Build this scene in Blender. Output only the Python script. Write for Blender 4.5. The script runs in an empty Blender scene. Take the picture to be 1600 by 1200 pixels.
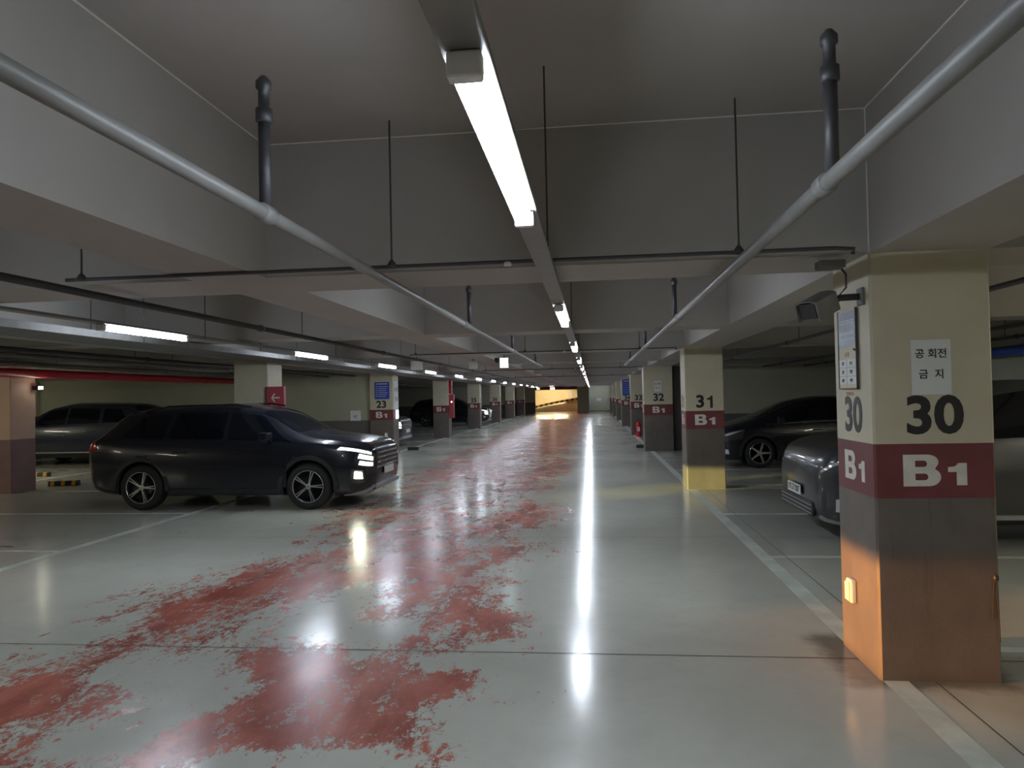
import bpy, bmesh, math, random
from mathutils import Vector, Matrix
random.seed(7)
SC = bpy.context.scene
C = SC.collection
PI = math.pi

# ---------------------------------------------------------------- camera
F_PX, YAW, PITCH, ROLL, CAM_H = 1132.16, 0.1099, 0.0171, -0.0213, 1.62
def camera():
    cy, sy, cp, sp = math.cos(YAW), math.sin(YAW), math.cos(PITCH), math.sin(PITCH)
    f = Vector((-sy * cp, cy * cp, sp)); r = Vector((cy, sy, 0)); u = r.cross(f)
    cr, sr = math.cos(ROLL), math.sin(ROLL)
    r2 = cr * r + sr * u; u2 = -sr * r + cr * u
    m = Matrix((r2, u2, -f)).transposed().to_4x4()
    m.translation = Vector((0, 0, CAM_H))
    cd = bpy.data.cameras.new('camera'); co = bpy.data.objects.new('camera', cd)
    cd.sensor_fit = 'HORIZONTAL'; cd.sensor_width = 36; cd.lens = F_PX / 1600 * 36
    cd.clip_end = 300; cd.clip_start = .05
    co.matrix_world = m; C.objects.link(co); SC.camera = co
camera()

# ---------------------------------------------------------------- world, exposure
w = bpy.data.worlds.new('world'); SC.world = w; w.use_nodes = True
w.node_tree.nodes['Background'].inputs[0].default_value = (.5, .55, .65, 1)
w.node_tree.nodes['Background'].inputs[1].default_value = .02
SC.view_settings.view_transform = 'Standard'; SC.view_settings.look = 'None'
SC.view_settings.gamma = 1; SC.view_settings.use_curve_mapping = False
SC.view_settings.exposure = 0.27
SC.cycles.use_denoising = True
SC.cycles.max_bounces = 10; SC.cycles.diffuse_bounces = 6
SC.cycles.sample_clamp_indirect = 6
LAMP = 92.0          # emission of the ceiling tubes
def beam(name, loc, target, power, angle, cut, soft, low, color, size=.05):
    """low beam of a car lamp: a spot whose light stops above the cut-off (slope of the rays)"""
    ld = bpy.data.lights.new(name, 'SPOT'); ld.energy = power; ld.spot_size = math.radians(angle)
    ld.spot_blend = .6; ld.color = color; ld.shadow_soft_size = size
    ld.use_nodes = True; nt = ld.node_tree; em = nt.nodes['Emission']
    g = nt.nodes.new('ShaderNodeNewGeometry'); sp = nt.nodes.new('ShaderNodeSeparateXYZ'); mr = nt.nodes.new('ShaderNodeMapRange')
    nt.links.new(g.outputs['Incoming'], sp.inputs[0]); nt.links.new(sp.outputs[2], mr.inputs[0])
    mr.interpolation_type = 'SMOOTHSTEP'
    mr.inputs[1].default_value = cut - soft; mr.inputs[2].default_value = cut + soft
    mr.inputs[3].default_value = 1; mr.inputs[4].default_value = 0
    m2 = nt.nodes.new('ShaderNodeMapRange'); m2.interpolation_type = 'SMOOTHSTEP'; nt.links.new(sp.outputs[2], m2.inputs[0])
    m2.inputs[1].default_value = low - .012; m2.inputs[2].default_value = low
    mu = nt.nodes.new('ShaderNodeMath'); mu.operation = 'MULTIPLY'
    nt.links.new(mr.outputs[0], mu.inputs[0]); nt.links.new(m2.outputs[0], mu.inputs[1])
    nt.links.new(mu.outputs[0], em.inputs['Strength'])
    o = bpy.data.objects.new(name, ld); C.objects.link(o); o.location = loc
    o.rotation_euler = (Vector(target) - Vector(loc)).to_track_quat('-Z', 'Y').to_euler()
    return o
# low beams of cars standing outside the frame
beam('headlight_beam', (-7.5, 3.5, .68), (1.6, 4.6, .20), 11000, 16, -.003, .006, -.069, (1, .43, .10))
beam('headlight_beam_far', (-8.0, 7.0, .68), (1.6, 12.7, .1), 14000, 8, -.029, .002, -.07, (1, .92, .30))

# ---------------------------------------------------------------- materials
def new_mat(name):
    m = bpy.data.materials.new(name); m.use_nodes = True
    return m, m.node_tree, m.node_tree.nodes['Principled BSDF']
def N(nt, typ, **kw):
    n = nt.nodes.new(typ)
    for k, v in kw.items(): setattr(n, k, v)
    return n
def math_(nt, op, a, b=None, c=None, clamp=False):
    n = nt.nodes.new('ShaderNodeMath'); n.operation = op; n.use_clamp = clamp
    for i, v in enumerate((a, b, c)):
        if v is None: continue
        if isinstance(v, (int, float)): n.inputs[i].default_value = v
        else: nt.links.new(v, n.inputs[i])
    return n.outputs[0]
def noise(nt, vec, scale, detail=4, rough=.55, dist=0):
    n = N(nt, 'ShaderNodeTexNoise'); n.inputs['Scale'].default_value = scale
    n.inputs['Detail'].default_value = detail; n.inputs['Roughness'].default_value = rough
    n.inputs['Distortion'].default_value = dist; nt.links.new(vec, n.inputs['Vector'])
    return n.outputs[0]
def smooth(nt, v, a, b):
    n = N(nt, 'ShaderNodeMapRange', interpolation_type='SMOOTHSTEP')
    n.inputs[1].default_value = a; n.inputs[2].default_value = b
    n.inputs[3].default_value = 0; n.inputs[4].default_value = 1
    nt.links.new(v, n.inputs[0]); return n.outputs[0]
def mixc(nt, fac, a, b):
    n = N(nt, 'ShaderNodeMix', data_type='RGBA')
    if isinstance(fac, (int, float)): n.inputs[0].default_value = fac
    else: nt.links.new(fac, n.inputs[0])
    for i, v in ((6, a), (7, b)):
        if isinstance(v, tuple): n.inputs[i].default_value = (*v[:3], 1)
        else: nt.links.new(v, n.inputs[i])
    return n.outputs[2]
def objco(nt, scale=(1, 1, 1)):
    g = N(nt, 'ShaderNodeTexCoord'); mp = N(nt, 'ShaderNodeMapping')
    mp.inputs['Scale'].default_value = scale; nt.links.new(g.outputs['Object'], mp.inputs[0])
    return mp.outputs[0]

def paint(name, col, rough=.6, var=.12, scale=2.5, bump=.15, metal=0.0, spec=.5):
    """painted surface with a faint mottled variation"""
    m, nt, b = new_mat(name)
    v = objco(nt); n1 = noise(nt, v, scale, 6, .6)
    c = mixc(nt, smooth(nt, n1, .3, .7), tuple(x * (1 - var) for x in col), tuple(min(1, x * (1 + var)) for x in col))
    nt.links.new(c, b.inputs['Base Color'])
    b.inputs['Roughness'].default_value = rough; b.inputs['Metallic'].default_value = metal
    b.inputs['Specular IOR Level'].default_value = spec
    if bump:
        bp = N(nt, 'ShaderNodeBump'); bp.inputs['Strength'].default_value = bump; bp.inputs['Distance'].default_value = .004
        nt.links.new(noise(nt, v, 60, 3), bp.inputs['Height']); nt.links.new(bp.outputs[0], b.inputs['Normal'])
    return m
def plain(name, col, rough=.5, metal=0.0, spec=.5, coat=0.0):
    m, nt, b = new_mat(name)
    v = objco(nt); n1 = noise(nt, v, 9, 3)
    c = mixc(nt, n1, tuple(x * .94 for x in col), tuple(min(1, x * 1.06) for x in col))
    nt.links.new(c, b.inputs['Base Color'])
    b.inputs['Roughness'].default_value = rough; b.inputs['Metallic'].default_value = metal
    b.inputs['Specular IOR Level'].default_value = spec
    b.inputs['Coat Weight'].default_value = coat; b.inputs['Coat Roughness'].default_value = .03
    return m
def emit(name, col, s):
    m, nt, b = new_mat(name)
    b.inputs['Base Color'].default_value = (.8, .8, .8, 1)
    b.inputs['Emission Color'].default_value = (*col, 1); b.inputs['Emission Strength'].default_value = s
    return m

def scratched(name, col, scratch):
    m, nt, b = new_mat(name)
    v = objco(nt); n1 = noise(nt, v, 2.2, 6, .65)
    c = mixc(nt, smooth(nt, n1, .3, .75), tuple(x * .8 for x in col), tuple(x * 1.12 for x in col))
    vs = objco(nt, (2.2, 2.2, 9)); s1 = noise(nt, vs, 6, 7, .75, .6)
    c = mixc(nt, math_(nt, 'MULTIPLY', smooth(nt, s1, .70, .74), .7), c, scratch)
    vv = objco(nt, (14, 14, 1.2)); s2 = noise(nt, vv, 2, 4, .6)
    c = mixc(nt, math_(nt, 'MULTIPLY', smooth(nt, s2, .60, .72), .35), c, tuple(x * .4 for x in col))
    nt.links.new(c, b.inputs['Base Color']); b.inputs['Roughness'].default_value = .42
    bp = N(nt, 'ShaderNodeBump'); bp.inputs['Strength'].default_value = .2; bp.inputs['Distance'].default_value = .004
    nt.links.new(noise(nt, v, 50, 3), bp.inputs['Height']); nt.links.new(bp.outputs[0], b.inputs['Normal'])
    return m

def floor_material():
    m, nt, b = new_mat('epoxy_floor')
    g = N(nt, 'ShaderNodeTexCoord'); sep = N(nt, 'ShaderNodeSeparateXYZ'); nt.links.new(g.outputs['Object'], sep.inputs[0])
    X, Y = sep.outputs[0], sep.outputs[1]
    M = lambda op, a, b_=None, c=None: math_(nt, op, a, b_, c)
    # worn red band along the lane
    big = noise(nt, objco(nt, (.8, .40, 1)), 1.0, 3, .5, .3)
    det = noise(nt, objco(nt, (1.5, .75, 1)), 2.4, 14, .80, .25)
    fine = noise(nt, objco(nt, (2.0, 1.1, 1)), 12, 12, .85)
    edge = noise(nt, objco(nt, (.3, .5, 1)), 1.1, 4, .6)
    Xw = M('ADD', X, M('MULTIPLY', M('SUBTRACT', edge, .5), 2.2))
    lft = smooth(nt, Xw, -5.0, -3.1)
    rgt = M('SUBTRACT', 1, smooth(nt, Xw, -1.1, .25))
    env = M('MULTIPLY', lft, rgt)
    far = smooth(nt, Y, 9, 30)
    sig = M('ADD', M('MULTIPLY', big, .40), M('MULTIPLY', det, .95))
    sig = M('ADD', sig, M('MULTIPLY', M('SUBTRACT', fine, .5), .75)); sig = M('ADD', sig, .21)            # mean ~ .885
    # places where the photo keeps or loses whole patches: (x, y, rx, ry, weight)
    blobs = [(-2.75, 4.15, .42, .30, -.30), (-2.25, 3.80, .26, .36, -.26), (-1.75, 3.52, .28, .26, .26), (-.42, 3.82, .22, .10, .20), (-.28, 3.92, .10, .20, .16), (-2.42, 3.27, .25, .28, -.30), (-3.14, 3.72, .26, .22, .26),
             (-1.8, 4.28, .34, .24, .20), (-1.3, 3.72, .42, .42, .26), (-1.92, 3.26, .20, .28, .16), (-1.58, 3.10, .24, .20, -.26),
             (-1.70, 4.98, .45, .22, -.24), (-1.10, 3.18, .20, .10, -.26), (-.85, 5.2, .40, .35, .16), (-3.2, 5.5, .50, .42, .14),
             (-2.62, 6.5, .55, .8, .14), (-2.05, 5.6, .26, .5, -.20), (-.58, 3.62, .26, .26, -.22), (-1.0, 4.1, .35, .28, .12),
             (-2.7, 3.05, .16, .14, .2), (-.72, 3.30, .14, .12, .10), (-.80, 4.42, .5, .12, -.16), (-2.1, 7.0, .5, .9, .08),
             (-.30, 5.6, .3, .6, -.16), (-3.6, 4.75, .5, .35, -.20), (-.15, 3.9, .35, .9, -.2), (-3.9, 7.4, .6, 1.0, -.12),
             (-.6, 9.2, 1.4, .8, .06)]
    for bx, by, rx, ry, wt in blobs:
        dx = M('DIVIDE', M('SUBTRACT', X, bx), rx); dy = M('DIVIDE', M('SUBTRACT', Y, by), ry)
        d2 = M('ADD', M('MULTIPLY', dx, dx), M('MULTIPLY', dy, dy))
        sig = M('ADD', sig, M('MULTIPLY', M('POWER', 2.718, M('MULTIPLY', d2, -1)), wt*.78))
    sig = M('ADD', sig, M('MULTIPLY', far, .10))
    thr = M('SUBTRACT', 1.18, M('MULTIPLY', env, .305))
    mask = smooth(nt, M('SUBTRACT', sig, thr), 0, .006)
    chip = noise(nt, objco(nt, (1.5, .8, 1)), 9, 9, .74, .3)
    mid = noise(nt, objco(nt, (1, .6, 1)), 2.3, 3, .5)
    hole = smooth(nt, M('ADD', chip, M('MULTIPLY', M('SUBTRACT', mid, .5), .55)), .572, .580)
    mask = M('MULTIPLY', mask, M('SUBTRACT', 1, hole))
    near = smooth(nt, M('SUBTRACT', sig, thr), -.20, -.02)
    crumb = smooth(nt, M('ADD', chip, M('MULTIPLY', near, .085)), .665, .672)
    mask = M('MAXIMUM', mask, M('MULTIPLY', crumb, M('GREATER_THAN', near, .05)))
    # grey epoxy
    g1 = noise(nt, objco(nt), .5, 4, .6); g2 = noise(nt, objco(nt), 4, 5, .6)
    grey = mixc(nt, smooth(nt, g1, .3, .7), (.41, .41, .36), (.49, .49, .435))
    grey = mixc(nt, M('MULTIPLY', smooth(nt, g2, .35, .75), .25), grey, (.27, .28, .25))
    r1 = noise(nt, objco(nt, (1, .4, 1)), 4, 6, .65)
    red = mixc(nt, smooth(nt, r1, .35, .68), (.25, .062, .045), (.43, .13, .095))
    red = mixc(nt, M('MULTIPLY', far, .55), red, (.33, .12, .09))
    # dark scabs, outside the lane
    s1 = noise(nt, objco(nt, (.9, 2.2, 1)), 1.7, 9, .68, .4)
    out = M('MAXIMUM', smooth(nt, X, 1.8, 2.6), M('SUBTRACT', 1, smooth(nt, X, -5.2, -4.2)))
    thr2 = M('SUBTRACT', .735, M('MULTIPLY', out, .085))
    scab = smooth(nt, M('SUBTRACT', s1, thr2), 0, .012)
    col = mixc(nt, M('MULTIPLY', scab, .85), grey, (.085, .09, .08))
    # thin edge where the grey coat has lifted
    rim = M('MULTIPLY', smooth(nt, M('SUBTRACT', sig, thr), -.022, -.004), .35)
    col = mixc(nt, rim, col, (.22, .19, .17))
    col = mixc(nt, mask, col, red)
    # dirt collected round the foot of the near column
    bx = M('MAXIMUM', M('SUBTRACT', M('ABSOLUTE', M('SUBTRACT', X, 1.82)), .36), 0)
    by = M('MAXIMUM', M('SUBTRACT', M('ABSOLUTE', M('SUBTRACT', Y, 4.58)), .36), 0)
    dd = M('SQRT', M('ADD', M('MULTIPLY', bx, bx), M('MULTIPLY', by, by)))
    dn = noise(nt, objco(nt), 5, 6, .7)
    dirt = M('SUBTRACT', 1, smooth(nt, M('ADD', dd, M('MULTIPLY', M('SUBTRACT', dn, .5), .22)), .0, .16))
    col = mixc(nt, M('MULTIPLY', dirt, .75), col, (.07, .065, .055))
    # floor outside the lane slightly darker
    stl = M('MAXIMUM', smooth(nt, X, 1.8, 2.2), M('SUBTRACT', 1, smooth(nt, X, -6.4, -5.9)))
    col = mixc(nt, M('MULTIPLY', stl, .14), col, (.16, .165, .145))
    nt.links.new(col, b.inputs['Base Color'])
    rr = noise(nt, objco(nt, (1, 1, 1)), 1.3, 6, .6)
    rough = M('ADD', .12, M('MULTIPLY', rr, .12)); rough = M('ADD', rough, M('MULTIPLY', mask, .08))
    nt.links.new(rough, b.inputs['Roughness'])
    b.inputs['Specular IOR Level'].default_value = .55
    bp = N(nt, 'ShaderNodeBump'); bp.inputs['Strength'].default_value = .12; bp.inputs['Distance'].default_value = .01
    hh = M('ADD', M('MULTIPLY', noise(nt, objco(nt), 3.0, 5, .6), .5), M('MULTIPLY', mask, -.12))
    nt.links.new(hh, bp.inputs['Height']); nt.links.new(bp.outputs[0], b.inputs['Normal'])
    return m

MT = {}
MT['floor'] = floor_material()
MT['line'] = paint('line_paint', (.50, .53, .48), .35, .2, 3, 0)
MT['joint'] = plain('joint_gap', (.035, .035, .03), .8)
MT['ceiling'] = paint('ceiling_paint', (.35, .335, .31), .8, .06, .8, .1)
MT['seam'] = plain('caulk', (.7, .7, .66), .6)
MT['cream'] = paint('cream_paint', (.50, .46, .34), .55, .08, 1.6, .1)
MT['wallcream'] = paint('wall_cream', (.40, .40, .30), .7, .08, .7, .1)
MT['dado'] = paint('dado_paint', (.115, .105, .10), .6, .1, 1.2, .1)
MT['maroon'] = paint('maroon_paint', (.145, .032, .034), .5, .12, 3, .1)
MT['brown'] = scratched('taupe_paint', (.135, .112, .098), (.40, .36, .31))
MT['letter_white'] = paint('letter_white', (.62, .60, .54), .55, .1, 9, 0)
MT['letter_black'] = plain('letter_black', (.012, .011, .015), .5)
MT['paper'] = plain('paper_sheet', (.62, .64, .63), .6)
MT['white_enamel'] = plain('white_enamel', (.75, .75, .73), .35)
MT['galv'] = paint('galvanised', (.17, .17, .165), .7, .15, 8, 0, 0)
MT['pipe'] = paint('pipe_paint', (.18, .18, .17), .45, .08, 6, 0)
MT['darkmetal'] = plain('dark_metal', (.07, .07, .075), .5, .5)
MT['redpipe'] = plain('red_pipe_paint', (.50, .02, .04), .5)
MT['bluepipe'] = plain('blue_pipe_paint', (.04, .10, .42), .45)
MT['tube'] = emit('tube_light', (.80, .88, 1.0), LAMP)
MT['filltube'] = emit('fill_tube_warm', (1, .95, .74), LAMP * 1.35)  # only for the added fill lamps over the side bays
MT['carblack'] = plain('black_car_paint', (.011, .012, .018), .22, .0, .35, .35)
MT['cargrey'] = plain('grey_car_paint', (.045, .048, .054), .3, .3, .5, .5)
MT['cardark'] = plain('dark_blue_car_paint', (.020, .024, .04), .22, 0, .4, .4)
MT['glass'] = plain('tinted_glass', (.004, .005, .008), .06, 0, .45)
MT['plastic'] = plain('black_plastic', (.016, .017, .019), .55)
MT['redglow'] = paint('red_glow_paint', (.52, .34, .25), .55, .08, 1.6, .1)  # column paint with the red light glow put into its colour
MT['redglowdado'] = paint('red_glow_dado_paint', (.20, .11, .10), .55, .1, 2, .1)  # lower part of the same column, red glow in the colour too
MT['rubber'] = plain('tyre_rubber', (.014, .014, .014), .75)
MT['alloy'] = plain('alloy_rim', (.55, .56, .58), .22, .9)
MT['alloydark'] = plain('dark_alloy', (.03, .03, .033), .35, .7)
MT['chrome'] = plain('chrome', (.75, .76, .78), .12, 1)
MT['headlit'] = emit('lit_headlamp', (1, 1, .72), 70)
MT['drl'] = emit('lit_running_lamp', (.95, 1, .9), 1.6)
MT['emlit'] = emit('emergency_lens', (1, .98, .75), 35)
MT['lampglass'] = plain('lamp_lens', (.75, .78, .8), .08, .6)
MT['taillamp'] = plain('tail_lamp_lens', (.45, .01, .015), .12)
MT['silver'] = plain('silver_trim', (.36, .37, .38), .35, .5)
MT['plate'] = plain('number_plate', (.7, .72, .7), .4)
MT['redsign'] = plain('red_sign', (.33, .05, .06), .45)
MT['bluesign'] = plain('blue_sign', (.03, .07, .38), .4)
MT['lightsign'] = plain('pale_sign_print', (.45, .5, .62), .5)
MT['orangeprint'] = plain('orange_print', (.55, .2, .09), .5)
MT['bluegrey'] = paint('print_bluegrey', (.22, .27, .33), .4, .3, 14, 0)
MT['yellow'] = plain('yellow_reflector', (.6, .3, .02), .4)
MT['extred'] = plain('extinguisher_red', (.5, .015, .02), .25, 0, .5, .6)
MT['warmwall'] = paint('ramp_wall', (.72, .62, .42), .7, .08, .6, .1)
MT['rampfloor'] = paint('ramp_floor', (.5, .46, .34), .5, .1, .9, 0)
MT['warmlamp'] = emit('ramp_lamp', (1, .80, .48), 190)
MT['signlit'] = emit('lit_sign', (.75, .95, 1), 6)
MT['signwarm'] = emit('lit_sign_warm', (1, .72, .6), 5)
MT['redboard'] = plain('dark_red_board', (.13, .015, .02), .5)

# ---------------------------------------------------------------- mesh helpers
class MB:
    def __init__(self): self.v = []; self.f = []; self.m = []; self.mats = []; self.sm = []
    def mi(self, mat):
        if mat not in self.mats: self.mats.append(mat)
        return self.mats.index(mat)
    def add(self, vs, fs, mat, smooth=False, M=None):
        b = len(self.v); k = self.mi(mat)
        for p in vs:
            p = Vector(p); self.v.append(tuple(M @ p) if M else tuple(p))
        for f in fs: self.f.append([b + i for i in f]); self.m.append(k); self.sm.append(smooth)
        return self
    def box(self, lo, hi, mat, M=None, bev=0):
        x0, y0, z0 = lo; x1, y1, z1 = hi
        if not bev:
            vs = [(x0,y0,z0),(x1,y0,z0),(x1,y1,z0),(x0,y1,z0),(x0,y0,z1),(x1,y0,z1),(x1,y1,z1),(x0,y1,z1)]
            fs = [(3,2,1,0),(4,5,6,7),(0,1,5,4),(1,2,6,5),(2,3,7,6),(3,0,4,7)]
            return self.add(vs, fs, mat, False, M)
        bm = bmesh.new(); bmesh.ops.create_cube(bm, size=1)
        for v in bm.verts:
            v.co = Vector((x0 + (v.co.x + .5) * (x1 - x0), y0 + (v.co.y + .5) * (y1 - y0), z0 + (v.co.z + .5) * (z1 - z0)))
        bmesh.ops.bevel(bm, geom=list(bm.edges), offset=bev, segments=2, affect='EDGES', profile=.5)
        bm.verts.index_update()
        self.add([v.co[:] for v in bm.verts], [[v.index for v in f.verts] for f in bm.faces], mat, False, M); bm.free()
        return self
    def tube(self, pts, r, mat, n=12, caps=True, M=None):
        pts = [Vector(p) for p in pts]; vs = []; fs = []
        rs = r if isinstance(r, (list, tuple)) else [r] * len(pts)
        for i, p in enumerate(pts):
            a = pts[max(0, i - 1)]; b = pts[min(len(pts) - 1, i + 1)]
            d = (b - a).normalized() if (b - a).length > 1e-9 else Vector((0, 0, 1))
            up = Vector((0, 0, 1)) if abs(d.z) < .9 else Vector((1, 0, 0))
            s = d.cross(up).normalized(); t = s.cross(d).normalized()
            for k in range(n):
                a_ = 2 * PI * k / n; vs.append(p + s * math.cos(a_) * rs[i] + t * math.sin(a_) * rs[i])
        for i in range(len(pts) - 1):
            for k in range(n):
                fs.append((i*n+k, (i+1)*n+k, (i+1)*n+(k+1)%n, i*n+(k+1)%n))
        if caps: fs.append(tuple(range(n))); fs.append(tuple((len(pts)-1)*n + n-1-k for k in range(n)))
        return self.add(vs, fs, mat, n > 8, M)
    def lathe(self, prof, mat, axis='Y', n=40, M=None, caps=True):
        """prof: (radius, along) pairs, turned round the axis"""
        vs = []; fs = []
        for r, a in prof:
            for k in range(n):
                t = 2 * PI * k / n; c, s = r * math.cos(t), r * math.sin(t)
                vs.append((c, a, s) if axis == 'Y' else (c, s, a))
        for i in range(len(prof) - 1):
            for k in range(n):
                q = (i*n+k, i*n+(k+1)%n, (i+1)*n+(k+1)%n, (i+1)*n+k)
                fs.append(q if axis != 'Y' else q[::-1])
        if caps and prof[0][0] > 1e-6: fs.append(tuple(range(n)))
        if caps and prof[-1][0] > 1e-6: fs.append(tuple((len(prof)-1)*n + k for k in range(n)))
        return self.add(vs, fs, mat, True, M)
    def prism(self, poly, a0, a1, mat, axis='Y', M=None):
        """poly in the plane across the axis, extruded from a0 to a1"""
        n = len(poly); vs = []
        for a in (a0, a1):
            for p, q in poly:
                vs.append({'Y': (p, a, q), 'X': (a, p, q), 'Z': (p, q, a)}[axis])
        fs = [tuple(range(n)), tuple(n + n - 1 - k for k in range(n))] + [(k, n + k, n + (k+1) % n, (k+1) % n) for k in range(n)]
        return self.add(vs, fs, mat, False, M)
    def mesh(self, name):
        me = bpy.data.meshes.new(name); me.from_pydata(self.v, [], self.f); 
        for m in self.mats: me.materials.append(MT[m] if isinstance(m, str) else m)
        for p, k, s in zip(me.polygons, self.m, self.sm): p.material_index = k; p.use_smooth = s
        bm = bmesh.new(); bm.from_mesh(me); bmesh.ops.recalc_face_normals(bm, faces=bm.faces); bm.to_mesh(me); bm.free()
        me.update(); return me
    def build(self, name, parent=None, loc=None, rot=None):
        o = bpy.data.objects.new(name, self.mesh(name)); C.objects.link(o)
        if parent: o.parent = parent
        if loc: o.location = loc
        if rot: o.rotation_euler = rot
        return o
def tag(o, label, cat, group=None, kind=None):
    if label: o['label'] = label
    if cat: o['category'] = cat
    if group: o['group'] = group
    if kind: o['kind'] = kind
    return o
def thing(name, label, cat, loc=(0, 0, 0), rz=0, group=None):
    o = bpy.data.objects.new(name, None); C.objects.link(o); o.location = loc; o.rotation_euler = (0, 0, rz)
    o.empty_display_size = .2
    return tag(o, label, cat, group)
def struct(o): o['kind'] = 'structure'; return o
def copy_tree(o, parent=None):
    c = o.copy(); C.objects.link(c); c.parent = parent
    for ch in list(o.children): copy_tree(ch, c)
    return c
def text(name, s, size, mat, parent, loc, rot, xs=1.0, bold=.0, align='CENTER', label=None):
    cu = bpy.data.curves.new(name, 'FONT'); cu.body = s; cu.size = size; cu.align_x = align; cu.align_y = 'CENTER'
    cu.offset = bold; cu.extrude = .0008; cu.resolution_u = 4
    t = bpy.data.objects.new('tmp_text', cu); C.objects.link(t)
    dg = bpy.context.evaluated_depsgraph_get(); me = bpy.data.meshes.new_from_object(t.evaluated_get(dg))
    bpy.data.objects.remove(t); bpy.data.curves.remove(cu)
    me.name = name; me.materials.clear(); me.materials.append(MT[mat])
    for v in me.vertices: v.co.x *= xs
    o = bpy.data.objects.new(name, me); C.objects.link(o); o.parent = parent
    o.location = loc; o.rotation_euler = rot
    if label: o['label'] = label
    return o
def glyph(name, polys, size, mat, parent, loc, rot, xs=1.0, joint=None):
    """painted character drawn from its own outline (holes as further loops)"""
    cu = bpy.data.curves.new(name, 'CURVE'); cu.dimensions = '2D'; cu.fill_mode = 'BOTH'; cu.extrude = .0008
    for P in polys:
        sp = cu.splines.new('POLY'); sp.points.add(len(P) - 1); sp.use_cyclic_u = True
        for q, (x, y) in zip(sp.points, P): q.co = (x * size * xs, (y - .5) * size, 0, 1)
    t = bpy.data.objects.new('tmp', cu); C.objects.link(t)
    dg = bpy.context.evaluated_depsgraph_get(); me = bpy.data.meshes.new_from_object(t.evaluated_get(dg))
    bpy.data.objects.remove(t); bpy.data.curves.remove(cu)
    me.name = name; me.materials.clear(); me.materials.append(MT[mat])
    o = bpy.data.objects.new(name, me); C.objects.link(o); o.parent = parent; o.location = loc; o.rotation_euler = rot
    return o
def arc(cx, cy, rx, ry, a0, a1, n=8):
    return [(cx + rx * math.cos(math.radians(a0 + (a1-a0)*k/n)), cy + ry * math.sin(math.radians(a0 + (a1-a0)*k/n))) for k in range(n+1)]
G_B = [[(-.55, 0)] + arc(.22, .29, .36, .29, -90, 60) + arc(.18, .76, .33, .24, -35, 90) + [(-.55, 1)],
       [(-.19, .19), (-.19, .40)] + arc(.10, .295, .10, .105, 90, -90, 6),
       [(-.19, .61), (-.19, .81)] + arc(.08, .71, .09, .10, 90, -90, 6)]
G_1 = [[(-.02, 0), (.42, 0), (.42, 1), (.05, 1)] + [(-.02, .90), (-.14, .84), (-.38, .82), (-.38, .60), (-.02, .60)]]
G_N1 = [[(.03, 0), (.24, 0), (.24, 1), (.08, 1), (.04, .90), (-.05, .83), (-.22, .80), (-.22, .66), (.03, .66)]]
FRONT = (PI/2, 0, 0); WEST = (PI/2, 0, -PI/2); EAST = (PI/2, 0, PI/2)

# ---------------------------------------------------------------- setting
S = 8.195; Y0 = 4.243
X0, X1, YB, YE = -23.0, 7.6, -7.0, 66.3
ZC, ZB = 3.20, 2.38
def build_floor():
    mb = MB()
    mb.box((X0, YB, -.2), (X1, YE + 14, 0), 'floor')
    def strip(x0, y0, x1, y1, z=.0012, mat='line'):
        mb.add([(x0,y0,z),(x1,y0,z),(x1,y1,z),(x0,y1,z)], [(0,1,2,3)], mat)
    strip(1.565, YB, 1.70, 62)                                  # right edge of the lane
    strip(-5.96, YB, -5.83, 19.6); strip(-5.96, 21.4, -5.83, 62)   # left edge of the lane
    y = 2.26
    ys = [2.3, 4.78, 7.33, 9.88, 12.45, 12.96, 15.5, 18.0]
    for k in range(0, 4):
        for yy in ys:
            if yy < 0: continue
            y = yy + k * 2 * S
            if y < 60: strip(1.70, y - .05, 6.9, y + .05); 
    for k in range(0, 4):
        for yy in (-.2, 2.3, 4.9, 7.5, 10.1, 12.75, 15.3, 17.9):
            y = yy + k * 2 * S
            if y < 60: strip(-10.9, y - .05, -5.96, y + .05)
    for yy in (12.75, 15.3, 17.2, 19.8): strip(-17.2, yy - .05, -12.2, yy + .05)
    strip(-12.2, 8, -12.08, 20.6)
    for yy in (4.58, 8.3, 12.45, 16.5, 21.0, 28.9, 37.1, 45.3, 53.5):
        strip(-22, yy - .004, 7, yy + .004, .002, 'joint')
    strip(1.838, YB, 1.846, 62, .002, 'joint'); strip(-6.2, YB, -6.192, 62, .002, 'joint')
    struct(mb.build('floor'))
build_floor()

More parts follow.
